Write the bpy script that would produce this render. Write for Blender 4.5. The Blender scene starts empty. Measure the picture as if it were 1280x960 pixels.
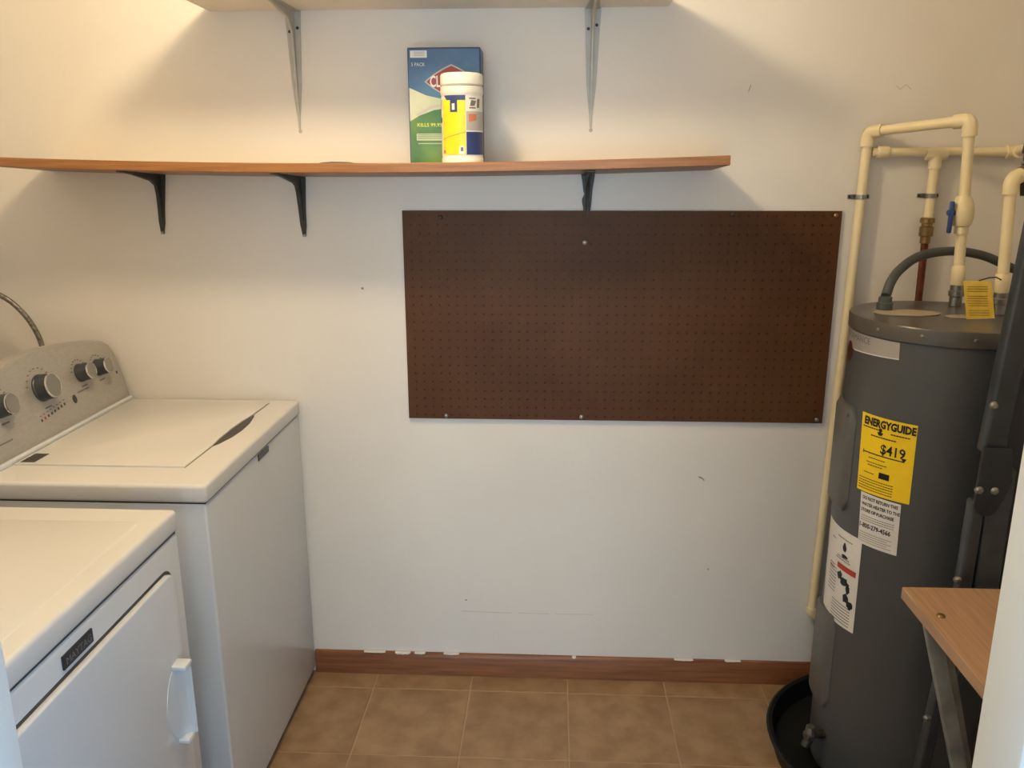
import bpy, bmesh, math, random
from mathutils import Vector, Matrix
random.seed(7)
S = bpy.context.scene
COL = S.collection

# ------------------------------------------------------------------ camera
F_PX = 1044.63
PITCH, YAW, ROLL = 0.2543, -0.0491, -0.0016
cam_d = bpy.data.cameras.new('camera')
cam_d.sensor_fit = 'HORIZONTAL'; cam_d.sensor_width = 36.0
cam_d.lens = F_PX / 1280.0 * 36.0
cam_d.clip_start = 0.02
cam = bpy.data.objects.new('camera', cam_d); COL.objects.link(cam)
fw = Vector((math.sin(YAW)*math.cos(PITCH), math.cos(YAW)*math.cos(PITCH), -math.sin(PITCH)))
rt = Vector((math.cos(YAW), -math.sin(YAW), 0)); up = rt.cross(fw)
r2 = rt*math.cos(ROLL) + up*math.sin(ROLL); u2 = -rt*math.sin(ROLL) + up*math.cos(ROLL)
m = Matrix((r2, u2, -fw)).transposed().to_4x4(); m.translation = Vector((0, -2.393, 1.603))
cam.matrix_world = m
S.camera = cam

# ------------------------------------------------------------------ world, daylight, exposure
S.view_settings.view_transform = 'Standard'
S.view_settings.look = 'None'
S.view_settings.gamma = 1.0
S.view_settings.use_curve_mapping = False
S.view_settings.exposure = 0.0
LAMP_STRENGTH = 124.0
LAMP_COLOR = (1.0, 0.79, 0.49)
DAY_ENERGY = 72.0
SIDE_ENERGY = 64.0
DAY_COLOR = (0.62, 0.83, 1.0)
SIDE_COLOR = (0.26, 0.58, 1.0)
WORLD_STRENGTH = 1.0
w = bpy.data.worlds.new('sky'); S.world = w; w.use_nodes = True
bg = w.node_tree.nodes['Background']
bg.inputs[0].default_value = (*DAY_COLOR, 1); bg.inputs[1].default_value = WORLD_STRENGTH
def daylight(energy, color, loc, rot, sx, sy):          # daylight entering at an unseen window of the next room
    ld = bpy.data.lights.new('daylight', 'AREA'); ld.shape = 'RECTANGLE'; ld.size = sx; ld.size_y = sy
    ld.energy = energy; ld.color = color
    lo = bpy.data.objects.new('daylight', ld); COL.objects.link(lo); lo.location = loc; lo.rotation_euler = rot
daylight(DAY_ENERGY, DAY_COLOR, (0.05, -5.09, 1.2), (math.radians(90), 0, 0), 1.9, 1.9)                 # far window, shining +y
daylight(SIDE_ENERGY, SIDE_COLOR, (2.69, -3.3, 1.3), (math.radians(90), 0, math.radians(90)), 1.5, 1.5)  # unseen side window added to cool the dryer front, shining -x

# ------------------------------------------------------------------ materials
def lin(c):
    return tuple(((v/255)/12.92 if v/255 <= 0.04045 else ((v/255+0.055)/1.055)**2.4) for v in c)
MATS = {}
def mat(name, c, rough=0.5, metal=0.0, c2=None, scale=8.0, bump=0.0, bscale=60.0, stretch=(1, 1, 1), coat=0.0, spec=0.5, rand=0.0, detail=4.0, emit=None):
    """c, c2: sRGB 0-255; a noise texture blends c to c2, another gives fine relief"""
    mt = bpy.data.materials.new(name); mt.use_nodes = True
    nt = mt.node_tree; b = nt.nodes['Principled BSDF']
    a = lin(c)
    b.inputs['Base Color'].default_value = (*a, 1)
    b.inputs['Roughness'].default_value = rough; b.inputs['Metallic'].default_value = metal
    b.inputs['Specular IOR Level'].default_value = spec
    if coat: b.inputs['Coat Weight'].default_value = coat; b.inputs['Coat Roughness'].default_value = 0.15
    tc = nt.nodes.new('ShaderNodeTexCoord'); mp = nt.nodes.new('ShaderNodeMapping')
    mp.inputs['Scale'].default_value = stretch
    nt.links.new(tc.outputs['Object'], mp.inputs['Vector'])
    vec = mp.outputs['Vector']
    if rand:
        oi = nt.nodes.new('ShaderNodeObjectInfo'); ad = nt.nodes.new('ShaderNodeVectorMath'); ad.operation = 'MULTIPLY_ADD'
        ad.inputs[1].default_value = (37.0, 23.0, 11.0)
        nt.links.new(oi.outputs['Random'], ad.inputs[0]); nt.links.new(vec, ad.inputs[2]); vec = ad.outputs[0]
    n = nt.nodes.new('ShaderNodeTexNoise'); n.inputs['Scale'].default_value = scale; n.inputs['Detail'].default_value = detail
    nt.links.new(vec, n.inputs['Vector'])
    if c2 is None: c2 = tuple(max(0, v*0.955) for v in c)
    rp = nt.nodes.new('ShaderNodeValToRGB')
    rp.color_ramp.elements[0].position = 0.34; rp.color_ramp.elements[1].position = 0.66
    rp.color_ramp.elements[0].color = (*lin(c2), 1); rp.color_ramp.elements[1].color = (*a, 1)
    nt.links.new(n.outputs['Fac'], rp.inputs['Fac']); nt.links.new(rp.outputs['Color'], b.inputs['Base Color'])
    if bump:
        n2 = nt.nodes.new('ShaderNodeTexNoise'); n2.inputs['Scale'].default_value = bscale
        nt.links.new(vec, n2.inputs['Vector'])
        bp = nt.nodes.new('ShaderNodeBump'); bp.inputs['Strength'].default_value = bump; bp.inputs['Distance'].default_value = 0.004
        nt.links.new(n2.outputs['Fac'], bp.inputs['Height']); nt.links.new(bp.outputs['Normal'], b.inputs['Normal'])
    if emit:
        b.inputs['Emission Color'].default_value = (*emit[0], 1); b.inputs['Emission Strength'].default_value = emit[1]
    MATS[name] = mt
    return mt
mat('wall_paint', (228, 223, 217), 0.55, c2=(222, 217, 211), scale=2.2, bump=0.12, bscale=45, spec=0.3)
mat('ceiling_paint', (236, 233, 228), 0.8, bump=0.2, bscale=90)
mat('trim_paint', (232, 232, 230), 0.4, scale=3)
mat('tile', (158, 130, 98), 0.45, c2=(134, 106, 76), scale=14, bump=0.12, bscale=40, rand=1, detail=9)
mat('grout', (178, 150, 120), 0.9, bump=0.2, bscale=200)
mat('base_wood', (142, 92, 58), 0.42, c2=(116, 70, 42), scale=5, stretch=(1.2, 8, 22), bump=0.1, rand=1)
mat('shelf_wood', (164, 114, 66), 0.4, c2=(138, 90, 48), scale=5, stretch=(1.0, 12, 26), bump=0.06)
mat('white_shelf', (232, 226, 216), 0.5, scale=5)
mat('shelf_veneer', (222, 200, 166), 0.45, c2=(208, 184, 148), scale=5, stretch=(1.0, 16, 20))
mat('peg_brown', (88, 56, 30), 0.5, c2=(76, 45, 20), scale=3.0, bump=0.06, bscale=220, spec=0.22)
mat('appliance_white', (212, 215, 219), 0.24, scale=2, c2=(209, 212, 216), spec=0.5)
mat('appliance_lid', (219, 217, 214), 0.25, scale=2, c2=(216, 214, 211), spec=0.5)
mat('console_silver', (176, 173, 168), 0.4, 0.4, c2=(168, 165, 160), scale=4, stretch=(1, 14, 60))
mat('chrome', (205, 205, 205), 0.14, 1.0)
mat('knob_silver', (150, 150, 146), 0.32, 0.7)
mat('knob_dark', (58, 62, 66), 0.35)
mat('print_dark', (66, 66, 68), 0.6)
mat('print_grey', (112, 110, 106), 0.6)
mat('print_red', (178, 54, 44), 0.6)
mat('black', (24, 25, 28), 0.45)
mat('badge', (40, 41, 46), 0.3)
mat('badge_text', (128, 130, 134), 0.35)
mat('handle_white', (222, 228, 232), 0.22)
mat('rubber', (30, 30, 31), 0.7)
mat('heater_grey', (78, 80, 82), 0.38, c2=(74, 76, 78), scale=3, spec=0.5)
mat('heater_cap', (84, 80, 76), 0.28, c2=(76, 72, 68), scale=6)
mat('cover_grey', (96, 95, 93), 0.45)
mat('silver_label', (176, 172, 168), 0.35, 0.35)
mat('emblem_red', (70, 26, 22), 0.4)
mat('label_white', (226, 224, 220), 0.5)
mat('label_yellow', (250, 214, 20), 0.5, c2=(244, 206, 14))
mat('tag_yellow', (232, 200, 84), 0.55, c2=(214, 180, 60), scale=40)
mat('plate_beige', (168, 156, 138), 0.5)
mat('pvc', (236, 222, 186), 0.34, c2=(230, 214, 174), scale=5)
mat('copper', (128, 72, 52), 0.42, 0.75, c2=(98, 54, 40), scale=20)
mat('brass', (158, 130, 86), 0.36, 0.85, c2=(120, 98, 66), scale=30)
mat('bronze', (84, 76, 66), 0.42, 0.6, c2=(60, 56, 50), scale=30)
mat('steel', (168, 168, 166), 0.3, 0.9, c2=(140, 140, 138), scale=25)
mat('braid', (140, 134, 126), 0.4, 0.6, c2=(96, 90, 84), scale=140)
mat('valve_blue', (40, 70, 128), 0.4)
mat('conduit', (76, 80, 80), 0.5, c2=(68, 72, 72), scale=20)
mat('pan', (17, 18, 18), 0.5, spec=0.3)
mat('bracket_dark', (66, 66, 62), 0.5, 0.3, c2=(54, 54, 50), scale=30)
mat('bracket_grey', (186, 184, 178), 0.5, 0.1, c2=(174, 172, 166), scale=20)
mat('frame_grey', (74, 80, 86), 0.36, 0.35, c2=(60, 66, 72), scale=12)
mat('frame_panel', (38, 43, 52), 0.55, c2=(32, 36, 44), scale=10)
mat('leg_grey', (150, 154, 152), 0.45, 0.3, c2=(124, 128, 128), scale=18)
mat('bench_wood', (180, 146, 116), 0.48, c2=(164, 130, 102), scale=5, stretch=(26, 1.2, 20), bump=0.08)
mat('box_blue', (50, 88, 134), 0.4, c2=(70, 112, 148), scale=7)
mat('box_navy', (34, 62, 112), 0.4)
mat('box_green', (110, 142, 58), 0.4, c2=(58, 106, 64), scale=9)
mat('box_pale', (200, 200, 176), 0.4, c2=(178, 186, 156), scale=9)
mat('box_red', (146, 54, 52), 0.4)
mat('box_card', (196, 184, 160), 0.7)
mat('can_white', (238, 234, 222), 0.32)
mat('can_yellow', (252, 222, 40), 0.4, c2=(250, 212, 30), scale=12)
mat('can_blue', (44, 62, 118), 0.4)
mat('can_grey', (182, 178, 176), 0.4)
mat('ink', (48, 46, 44), 0.6)
mat('ink_orange', (206, 128, 92), 0.6)
mat('text_yellow', (206, 214, 90), 0.5)
mat('scuff', (150, 138, 124), 0.8)
mat('scuff_faint', (196, 190, 182), 0.8)
mat('lamp_base', (222, 220, 214), 0.4)
mat('lamp_glass', (255, 244, 225), 0.3, emit=(LAMP_COLOR, LAMP_STRENGTH))
mat('gap_grey', (120, 108, 94), 0.6)
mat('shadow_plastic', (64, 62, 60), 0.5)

# ------------------------------------------------------------------ helpers
OFF = {}
class MB:
    def __init__(s): s.v = []; s.f = []
    def add(s, vs, fs):
        k = len(s.v); s.v += [tuple(v) for v in vs]; s.f += [tuple(i+k for i in f) for f in fs]; return s
    def box(s, x0, x1, y0, y1, z0, z1):
        return s.add([(x, y, z) for x in (x0, x1) for y in (y0, y1) for z in (z0, z1)],
                     [(0, 1, 3, 2), (4, 6, 7, 5), (0, 4, 5, 1), (2, 3, 7, 6), (0, 2, 6, 4), (1, 5, 7, 3)])
    def prism(s, poly, fn, a0, a1):
        n = len(poly)
        vs = [fn(p[0], p[1], a0) for p in poly] + [fn(p[0], p[1], a1) for p in poly]
        fs = [tuple(range(n)), tuple(range(2*n-1, n-1, -1))] + [(i, (i+1) % n, n+(i+1) % n, n+i) for i in range(n)]
        return s.add(vs, fs)
    def rings(s, rings, cap0=True, cap1=True, closed=True):
        n = len(rings[0]); vs = [p for r in rings for p in r]; fs = []
        for k in range(len(rings)-1):
            for i in range(n if closed else n-1):
                j = (i+1) % n; fs.append((k*n+i, k*n+j, (k+1)*n+j, (k+1)*n+i))
        if cap0: fs.append(tuple(range(n-1, -1, -1)))
        if cap1: fs.append(tuple((len(rings)-1)*n+i for i in range(n)))
        return s.add(vs, fs)
    def tube(s, pts, r, n=14, caps=True):
        pts = [Vector(p) for p in pts]; rs = r if isinstance(r, (list, tuple)) else [r]*len(pts)
        rings = []; nrm = None
        for i, p in enumerate(pts):
            t = (pts[min(i+1, len(pts)-1)] - pts[max(i-1, 0)]).normalized()
            if nrm is None: nrm = t.orthogonal().normalized()
            nrm = (nrm - t*nrm.dot(t)).normalized(); bn = t.cross(nrm)
            rings.append([p + (nrm*math.cos(2*math.pi*k/n) + bn*math.sin(2*math.pi*k/n))*rs[i] for k in range(n)])
        return s.rings(rings, caps, caps)
    def cyl(s, p0, p1, r0, r1=None, n=20): return s.tube([p0, p1], [r0, r0 if r1 is None else r1], n)
    def lathe(s, prof, c, n=48, axis='z', cap0=True, cap1=True):
        rings = []
        for r, h in prof:
            rg = []
            for k in range(n):
                a = 2*math.pi*k/n; q = (r*math.cos(a), r*math.sin(a))
                if axis == 'z': rg.append((c[0]+q[0], c[1]+q[1], c[2]+h))
                elif axis == 'x': rg.append((c[0]+h, c[1]+q[0], c[2]+q[1]))
                else: rg.append((c[0]+q[0], c[1]-h, c[2]+q[1]))
            rings.append(rg)
        return s.rings(rings, cap0, cap1)
    def build(s, name, material, parent=None, bevel=0.0, seg=2, smooth=35, label=None):
        off = OFF.get(parent.name, Vector()) if parent else Vector()
        me = bpy.data.meshes.new(name)
        bm = bmesh.new(); bv = [bm.verts.new(Vector(v)-off) for v in s.v]
        for f in s.f:
            try: bm.faces.new([bv[i] for i in f])
            except ValueError: pass
        bmesh.ops.recalc_face_normals(bm, faces=bm.faces)
        if bevel:
            es = [e for e in bm.edges if len(e.link_faces) == 2 and e.calc_face_angle(0) > math.radians(30)]
            bmesh.ops.bevel(bm, geom=es, offset=bevel, segments=seg, profile=0.5, affect='EDGES', clamp_overlap=True)
        bm.to_mesh(me); bm.free()
        if smooth: me.shade_smooth(); me.set_sharp_from_angle(angle=math.radians(smooth))
        me.materials.append(MATS[material])
        o = bpy.data.objects.new(name, me); COL.objects.link(o)
        if parent: o.parent = parent; OFF[o.name] = off
        else: OFF[o.name] = Vector()
        if label: o['label'] = label
        return o
def tag(o, label, cat, group=None):
    o['label'] = label; o['category'] = cat
    if group: o['group'] = group
    return o
def thing(name, loc, label, cat, group=None):
    o = bpy.data.objects.new(name, None); COL.objects.link(o); o.location = loc; o.empty_display_size = 0.05
    OFF[o.name] = Vector(loc)
    return tag(o, label, cat, group)
def struct(o): o['kind'] = 'structure'; return o
def arc(c, a, b, r, n=8):   # quarter bend at corner c between directions a (incoming from) and b (leaving to)
    c, a, b = Vector(c), Vector(a).normalized(), Vector(b).normalized()
    p0, p1 = c+a*r, c+b*r
    return [((1-t)**2)*p0 + 2*t*(1-t)*c + t*t*p1 for t in [i/n for i in range(n+1)]]
def flat(name, pts, fn, material, parent):       # flat print: polygon points (s, t) mapped onto a surface
    b = MB(); b.add([fn(*p) for p in pts], [tuple(range(len(pts)))])
    return b.build(name, material, parent, smooth=0)
def patch(name, corners, fn, material, parent, nu=16, nv=2, label=None):   # corners tl, tr, br, bl in (s, t)
    b = MB(); tl, tr, br, bl = corners; vs = []
    for j in range(nv+1):
        for i in range(nu+1):
            u, v = i/nu, j/nv
            vs.append(fn(*[(tl[k]*(1-u)+tr[k]*u)*(1-v) + (bl[k]*(1-u)+br[k]*u)*v for k in (0, 1)]))
    b.add(vs, [(j*(nu+1)+i, j*(nu+1)+i+1, (j+1)*(nu+1)+i+1, (j+1)*(nu+1)+i) for j in range(nv) for i in range(nu)])
    return b.build(name, material, parent, label=label)
def text(name, body, size, fn, material, parent, align='LEFT', bold=0.0, xs=1.0):
    cu = bpy.data.curves.new('txt', 'FONT'); cu.body = body; cu.size = size; cu.align_x = align; cu.offset = bold; cu.resolution_u = 2
    to = bpy.data.objects.new('txt', cu); COL.objects.link(to)
    bpy.context.view_layer.update()
    me = bpy.data.meshes.new_from_object(to.evaluated_get(bpy.context.evaluated_depsgraph_get()))
    b = MB(); b.add([fn(v.co.x*xs, v.co.y) for v in me.vertices], [tuple(p.vertices) for p in me.polygons])
    bpy.data.objects.remove(to); bpy.data.curves.remove(cu); bpy.data.meshes.remove(me)
    return b.build(name, material, parent, smooth=0)
def lines(name, rows, h, fn, material, parent):   # rows of tiny unreadable print: (s0, s1, t)
    b = MB()
    for s0, s1, t in rows:
        k = max(1, int(abs(s1-s0)/0.006)); 
        for i in range(k):
            a, c = s0+(s1-s0)*i/k, s0+(s1-s0)*(i+0.86)/k
            b.add([fn(a, t), fn(c, t), fn(c, t+h), fn(a, t+h)], [(0, 1, 2, 3)])
    o = b.build(name, material, parent, smooth=0); o['kind'] = 'stuff'
    return o
def rrect(x0, x1, y0, y1, r, n=5):
    p = []
    for cx, cy, a0 in ((x1-r, y1-r, 0), (x0+r, y1-r, 90), (x0+r, y0+r, 180), (x1-r, y0+r, 270)):
        for i in range(n+1):
            a = math.radians(a0+90*i/n); p.append((cx+r*math.cos(a), cy+r*math.sin(a)))
    return p

# ------------------------------------------------------------------ the setting
XL, XR, ZC = -1.74, 1.42, 2.56
YF0, YF1 = -1.70, -1.766              # partition with the doorway
DL, DR, DH = -0.528, 0.400, 2.05
wall_back = struct(MB().box(XL-.1, XR+.1, 0, .1, -.02, ZC).build('wall_back', 'wall_paint'))
struct(MB().box(XL-.1, XL, YF0, 0, -.02, ZC).build('wall_left', 'wall_paint'))
struct(MB().box(XR, XR+.1, YF0, 0, -.02, ZC).build('wall_right', 'wall_paint'))
wf = MB()
wf.box(-2.3, DL-.018, YF1, YF0, -.02, ZC); wf.box(DR+.018, 2.7, YF1, YF0, -.02, ZC); wf.box(DL-.018, DR+.018, YF1, YF0, DH+.018, ZC)
struct(wf.build('wall_front', 'wall_paint'))
struct(MB().box(-2.4, 2.8, -5.2, .1, ZC, ZC+.08).build('ceiling', 'ceiling_paint'))
floor = struct(MB().box(-2.4, 2.8, -5.2, .1, -.06, -.002).build('floor', 'grout'))
struct(MB().box(-2.4, -2.3, -5.1, YF1, -.02, ZC).build('wall_hall_left', 'wall_paint'))
wq = MB()
wq.box(2.7, 2.8, -5.1, -4.06, -.02, ZC); wq.box(2.7, 2.8, -2.54, YF1, -.02, ZC); wq.box(2.7, 2.8, -4.06, -2.54, 2.06, ZC); wq.box(2.7, 2.8, -4.06, -2.54, -.02, .54)
struct(wq.build('wall_hall_right', 'wall_paint'))
wr = MB()
wr.box(-2.4, -.9, -5.2, -5.1, -.02, ZC); wr.box(1.0, 2.8, -5.2, -5.1, -.02, ZC); wr.box(-.9, 1.0, -5.2, -5.1, 2.16, ZC); wr.box(-.9, 1.0, -5.2, -5.1, -.02, .24)
struct(wr.build('wall_hall_far', 'wall_paint'))
wn = MB()
for x0, x1 in ((-.9, -.85), (.025, .075), (.95, 1.0)): wn.box(x0, x1, -5.18, -5.12, .24, 2.16)
for z0, z1 in ((.24, .29), (2.11, 2.16)): wn.box(-.85, .95, -5.18, -5.12, z0, z1)
struct(wn.build('window_1', 'trim_paint'))
wn = MB()
for y0, y1 in ((-4.06, -4.01), (-3.325, -3.275), (-2.59, -2.54)): wn.box(2.72, 2.78, y0, y1, .54, 2.06)
for z0, z1 in ((.54, .59), (2.01, 2.06)): wn.box(2.72, 2.78, -4.01, -2.59, z0, z1)
struct(wn.build('added_window_2', 'trim_paint'))  # unseen window, added and placed to light the dryer front
# door lining and casings
struct(MB().box(DR, DR+.018, YF1-.002, YF0+.002, 0, DH).build('trim_1', 'trim_paint', bevel=.003))
struct(MB().box(DL-.018, DL, YF1-.002, YF0+.002, 0, DH).build('trim_2', 'trim_paint', bevel=.003))
struct(MB().box(DL-.018, DR+.018, YF1-.002, YF0+.002, DH, DH+.018).build('trim_3', 'trim_paint'))
struct(MB().box(DR+.010, DR+.068, YF1-.014, YF1-.002, 0, DH+.06).build('trim_4', 'trim_paint', bevel=.003))
struct(MB().box(DL-.068, DL-.010, YF1-.014, YF1-.002, 0, DH+.06).build('trim_5', 'trim_paint', bevel=.003))
# floor tiles, one object each
T, G = 0.308, 0.0035
tm = MB().box(G/2, T-G/2, G/2, T-G/2, -.006, 0)
tile0 = None
X0, Y0 = 0.0596 - 6*T, -.0884 - 6*T
for i in range(11):
    for j in range(8):
        x0, y0 = X0+i*T, Y0+j*T
        a0, a1 = max(x0+G/2, XL), min(x0+T-G/2, XR); b0, b1 = max(y0+G/2, -2.3), min(y0+T-G/2, -.001)
        if a1-a0 < .02 or b1-b0 < .02: continue
        full = abs((a1-a0)-(T-G)) < 1e-6 and abs((b1-b0)-(T-G)) < 1e-6
        if full and tile0:
            o = tile0.copy(); COL.objects.link(o)
        else:
            o = MB().box(0, a1-a0, 0, b1-b0, -.006, 0).build('tile', 'tile', bevel=.0015, seg=1)
            if full: tile0 = o
        o.parent = floor; o.location = (a0, b0, 0)
# baseboards
bb = struct(MB().prism([(0, 0), (-.013, 0), (-.013, .066), (-.009, .078), (0, .079)], lambda y, z, x: (x, y, z), -.762, XR).build('baseboard_back', 'base_wood', bevel=.001, seg=1))
for x0, wd, h in ((-.60, .07, .0022), (-.498, .050, .0075), (-.435, .035, .004), (-.34, .05, .003), (.075, .012, .005), (.40, .06, .0025), (.56, .05, .0025)):
    b = MB(); k = 6
    poly = [(x0, .0795)] + [(x0+wd*i/k, .0795-h*random.uniform(.5, 1)) for i in range(1, k)] + [(x0+wd, .0795)]
    b.prism(poly, lambda x, z, y: (x, y, z), -.0136, -.002); b.build('paint_smear', 'wall_paint', bb, smooth=0, label='white wall paint smeared over the wood')
struct(MB().box(XR-.013, XR, YF0, -.014, 0, .078).build('baseboard_right', 'base_wood'))
struct(MB().box(XL, XL+.013, YF0, -.001, 0, .078).build('baseboard_left', 'base_wood'))
# scuffs on the back wall
def scuff(pts, wd, mt='scuff'):
    b = MB()
    for (x, z), (x2, z2) in zip(pts, pts[1:]):
        b.add([(x, -.0006, z-wd/2), (x2, -.0006, z2-wd/2), (x2, -.0006, z2+wd/2), (x, -.0006, z+wd/2)], [(0, 1, 2, 3)])
    b.build('scuff', mt, wall_back, smooth=0)
scuff([(.518, 1.797), (.521, 1.806), (.524, 1.815)], .006)
scuff([(.445, .697), (.455, .694), (.463, .686)], .005)
scuff([(-.555, 1.262), (-.548, 1.262)], .006)
scuff([(-.28, .229), (-.2, .227), (-.12, .226)], .0016, 'scuff_faint')
scuff([(-.10, .2265), (.0, .2255)], .0012, 'scuff_faint')
scuff([(.02, .226), (.14, .227)], .0012, 'scuff_faint')
scuff([(-.268, .268), (-.262, .268)], .004)
scuff([(.488, .394), (.493, .392)], .004)
scuff([(.905, 1.81), (.915, 1.80), (.93, 1.812), (.945, 1.80)], .003, 'scuff_faint')

# ------------------------------------------------------------------ ceiling lamp
LX, LY, LZ = -.47, -.86, 2.42
lamp = thing('ceiling_lamp', (LX, LY, ZC), 'round glowing globe lamp hanging just below the ceiling', 'lamp')
MB().lathe([(.02, 0), (.07, 0), (.07, -.012), (.05, -.020), (.014, -.022), (.014, -.045), (.032, -.048), (.034, -.056), (.01, -.057)], (LX, LY, ZC), 32).build('base', 'lamp_base', lamp)
MB().lathe([(.09*math.sin(a), .09*math.cos(a)) for a in [math.pi*(.06+.93*i/14) for i in range(15)]], (LX, LY, LZ), 28).build('glass_globe', 'lamp_glass', lamp)

# ------------------------------------------------------------------ shelves and brackets
up_shelf = tag(MB().box(-.933, .297, -.365, -.001, 2.010, 2.030).build('wall_shelf', 'white_shelf', bevel=.002, seg=1), 'short off-white upper shelf at the top of the picture', 'shelf')
SX0, SX1 = -1.432, .432
def sag(x): t = (x-(SX0+SX1)/2)/((SX1-SX0)/2); return -.017*(1-t*t)
def shelf_z(x, y): return 1.593 + sag(x) + .013*min(1, -y/.25)      # underside
b = MB(); N = 36; rg = []
for i in range(N+1):
    x = SX0+(SX1-SX0)*i/N
    rg.append([(x, -.001, shelf_z(x, 0)), (x, -.25, shelf_z(x, -.25)), (x, -.25, shelf_z(x, -.25)+.0235), (x, -.001, shelf_z(x, 0)+.0235)])
b.rings(rg); lo_shelf = tag(b.build('wall_shelf', 'shelf_wood', bevel=.0015, seg=1), 'long sagging brown wooden shelf carrying the wipes', 'shelf')
b = MB(); rg = []
for i in range(N+1):
    x = SX0+.002+(SX1-SX0-.004)*i/N
    rg.append([(x, -.002, shelf_z(x, 0)+.0232), (x, -.246, shelf_z(x, -.246)+.0232), (x, -.246, shelf_z(x, -.246)+.0238), (x, -.002, shelf_z(x, 0)+.0238)])
b.rings(rg).build('top_veneer', 'shelf_veneer', lo_shelf, label='paler top face of the shelf')  # pale birch layer, added for its light bounce onto the wall above
def upper_bracket(x, label):
    t = thing('shelf_bracket', (x, 0, 2.009), label, 'bracket', 'pale brackets under the upper shelf')
    v = MB(); v.prism([(-.022, 2.009), (.022, 2.009), (.019, 1.955), (.013, 1.82), (.007, 1.76), (.004, 1.735), (.0025, 1.705), (-.0025, 1.705), (-.004, 1.735), (-.007, 1.76), (-.013, 1.82), (-.019, 1.955)], lambda a, z, y: (x+a, y, z), -.003, -.0005)
    v.build('wall_leg', 'bracket_grey', t, bevel=.0008, seg=1)
    h = MB(); h.prism([(-.019, 0), (.019, 0), (.016, -.05), (.010, -.20), (.004, -.265), (-.004, -.265), (-.010, -.20), (-.016, -.05)], lambda a, y, z: (x+a, y, z), 2.0065, 2.0095)
    h.build('shelf_leg', 'bracket_grey', t, bevel=.0008, seg=1)
    w_ = MB(); w_.prism([(-.002, 2.007), (-.24, 2.007), (-.19, 2.000), (-.06, 1.985), (-.022, 1.955), (-.012, 1.83), (-.004, 1.75), (-.002, 1.74)], lambda y, z, a: (x+a, y, z), -.0035, .0035)
    w_.build('rib', 'bracket_grey', t, bevel=.001, seg=1)
    for a, z in ((-.011, 1.957), (.011, 1.966)):
        MB().lathe([(.0005, .0045), (.0036, .004), (.0042, .003)], (x+a, 0, z), 12, 'y').build('screw', 'black', t)
    MB().lathe([(.0005, .003), (.004, .002), (.005, .0005)], (x+.001, 0, 1.699), 12, 'y').build('screw', 'bracket_grey', t)
upper_bracket(-.706, 'pale metal bracket under the left part of the upper shelf')
upper_bracket(.098, 'pale metal bracket under the right part of the upper shelf')
def lower_bracket(x, label, lean=0.0, notch=False, drop=.166):
    zt = shelf_z(x, 0)-.0005
    t = thing('shelf_bracket', (x, 0, zt), label, 'bracket', 'dark brackets under the wooden shelf')
    if notch: pr = [(.019, 0), (.0165, .02), (.014, .035), (.012, .06), (.009, .10), (.006, .15), (-.006, .15), (-.012, .09), (-.015, .075), (-.015, .066), (-.009, .053), (-.012, .045), (-.015, .02), (-.019, 0)]
    else: pr = [(.018, 0), (.016, .03), (.013, .07), (.011, .10), (.010, .135), (.005, drop), (-.003, drop), (-.008, .13), (-.010, .08), (-.013, .04), (-.018, .012), (-.018, 0)]
    v = MB(); v.prism(pr, lambda a, d, y: (x+a+lean*d, y, zt-d), -.006, -.0005); v.build('wall_leg', 'bracket_dark', t, bevel=.001, seg=1)
    k = MB(); zf = shelf_z(x, -.22)-.0008
    k.prism([(-.001, zt), (-.215, zf), (-.22, zf-.003), (-.16, zf-.010), (-.06, zt-.016), (-.03, zt-.03), (-.014, zt-.07), (-.009, zt-.12), (-.001, zt-.12)], lambda y, z, a: (x+a+lean*(zt-z), y, z), -.005, .005)
    k.build('rib', 'bracket_dark', t, bevel=.0012, seg=1)
    h = MB(); h.add([(x-.016, -.001, zt), (x+.016, -.001, zt), (x+.010, -.222, zf), (x-.010, -.222, zf), (x-.016, -.001, zt-.003), (x+.016, -.001, zt-.003), (x+.010, -.222, zf-.003), (x-.010, -.222, zf-.003)],
                    [(0, 1, 2, 3), (7, 6, 5, 4), (0, 4, 5, 1), (1, 5, 6, 2), (2, 6, 7, 3), (3, 7, 4, 0)])
    h.build('shelf_leg', 'bracket_dark', t)
    if not notch: MB().lathe([(.0006, .0095), (.003, .009), (.0045, .007), (.0045, .001)], (x+.003+lean*drop, 0, zt-drop+.004), 12, 'y').build('screw', 'steel', t)
lower_bracket(-1.118, 'dark metal bracket under the far left end of the wooden shelf', lean=-.05)
lower_bracket(-.716, 'dark metal bracket under the wooden shelf above the washer', lean=.02)
lower_bracket(.094, 'notched dark metal bracket just above the pegboard', notch=True)
# dark sliver lying on the shelf edge
b = MB(); zs = shelf_z(-.55, -.24)+.0240
b.add([(-.597, -.235, zs), (-.575, -.246, zs), (-.52, -.246, zs), (-.503, -.23, zs), (-.55, -.215, zs), (-.585, -.236, zs+.002), (-.56, -.24, zs+.0035), (-.525, -.24, zs+.003), (-.515, -.232, zs+.0025), (-.55, -.222, zs+.003)],
      [(4, 3, 2, 1, 0), (5, 6, 7, 8, 9), (0, 1, 6, 5), (1, 2, 7, 6), (2, 3, 8, 7), (3, 4, 9, 8), (4, 0, 5, 9)])
tag(b.build('wood_sliver', 'knob_dark'), 'thin dark sliver lying on the wooden shelf edge', 'sliver')

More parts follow.
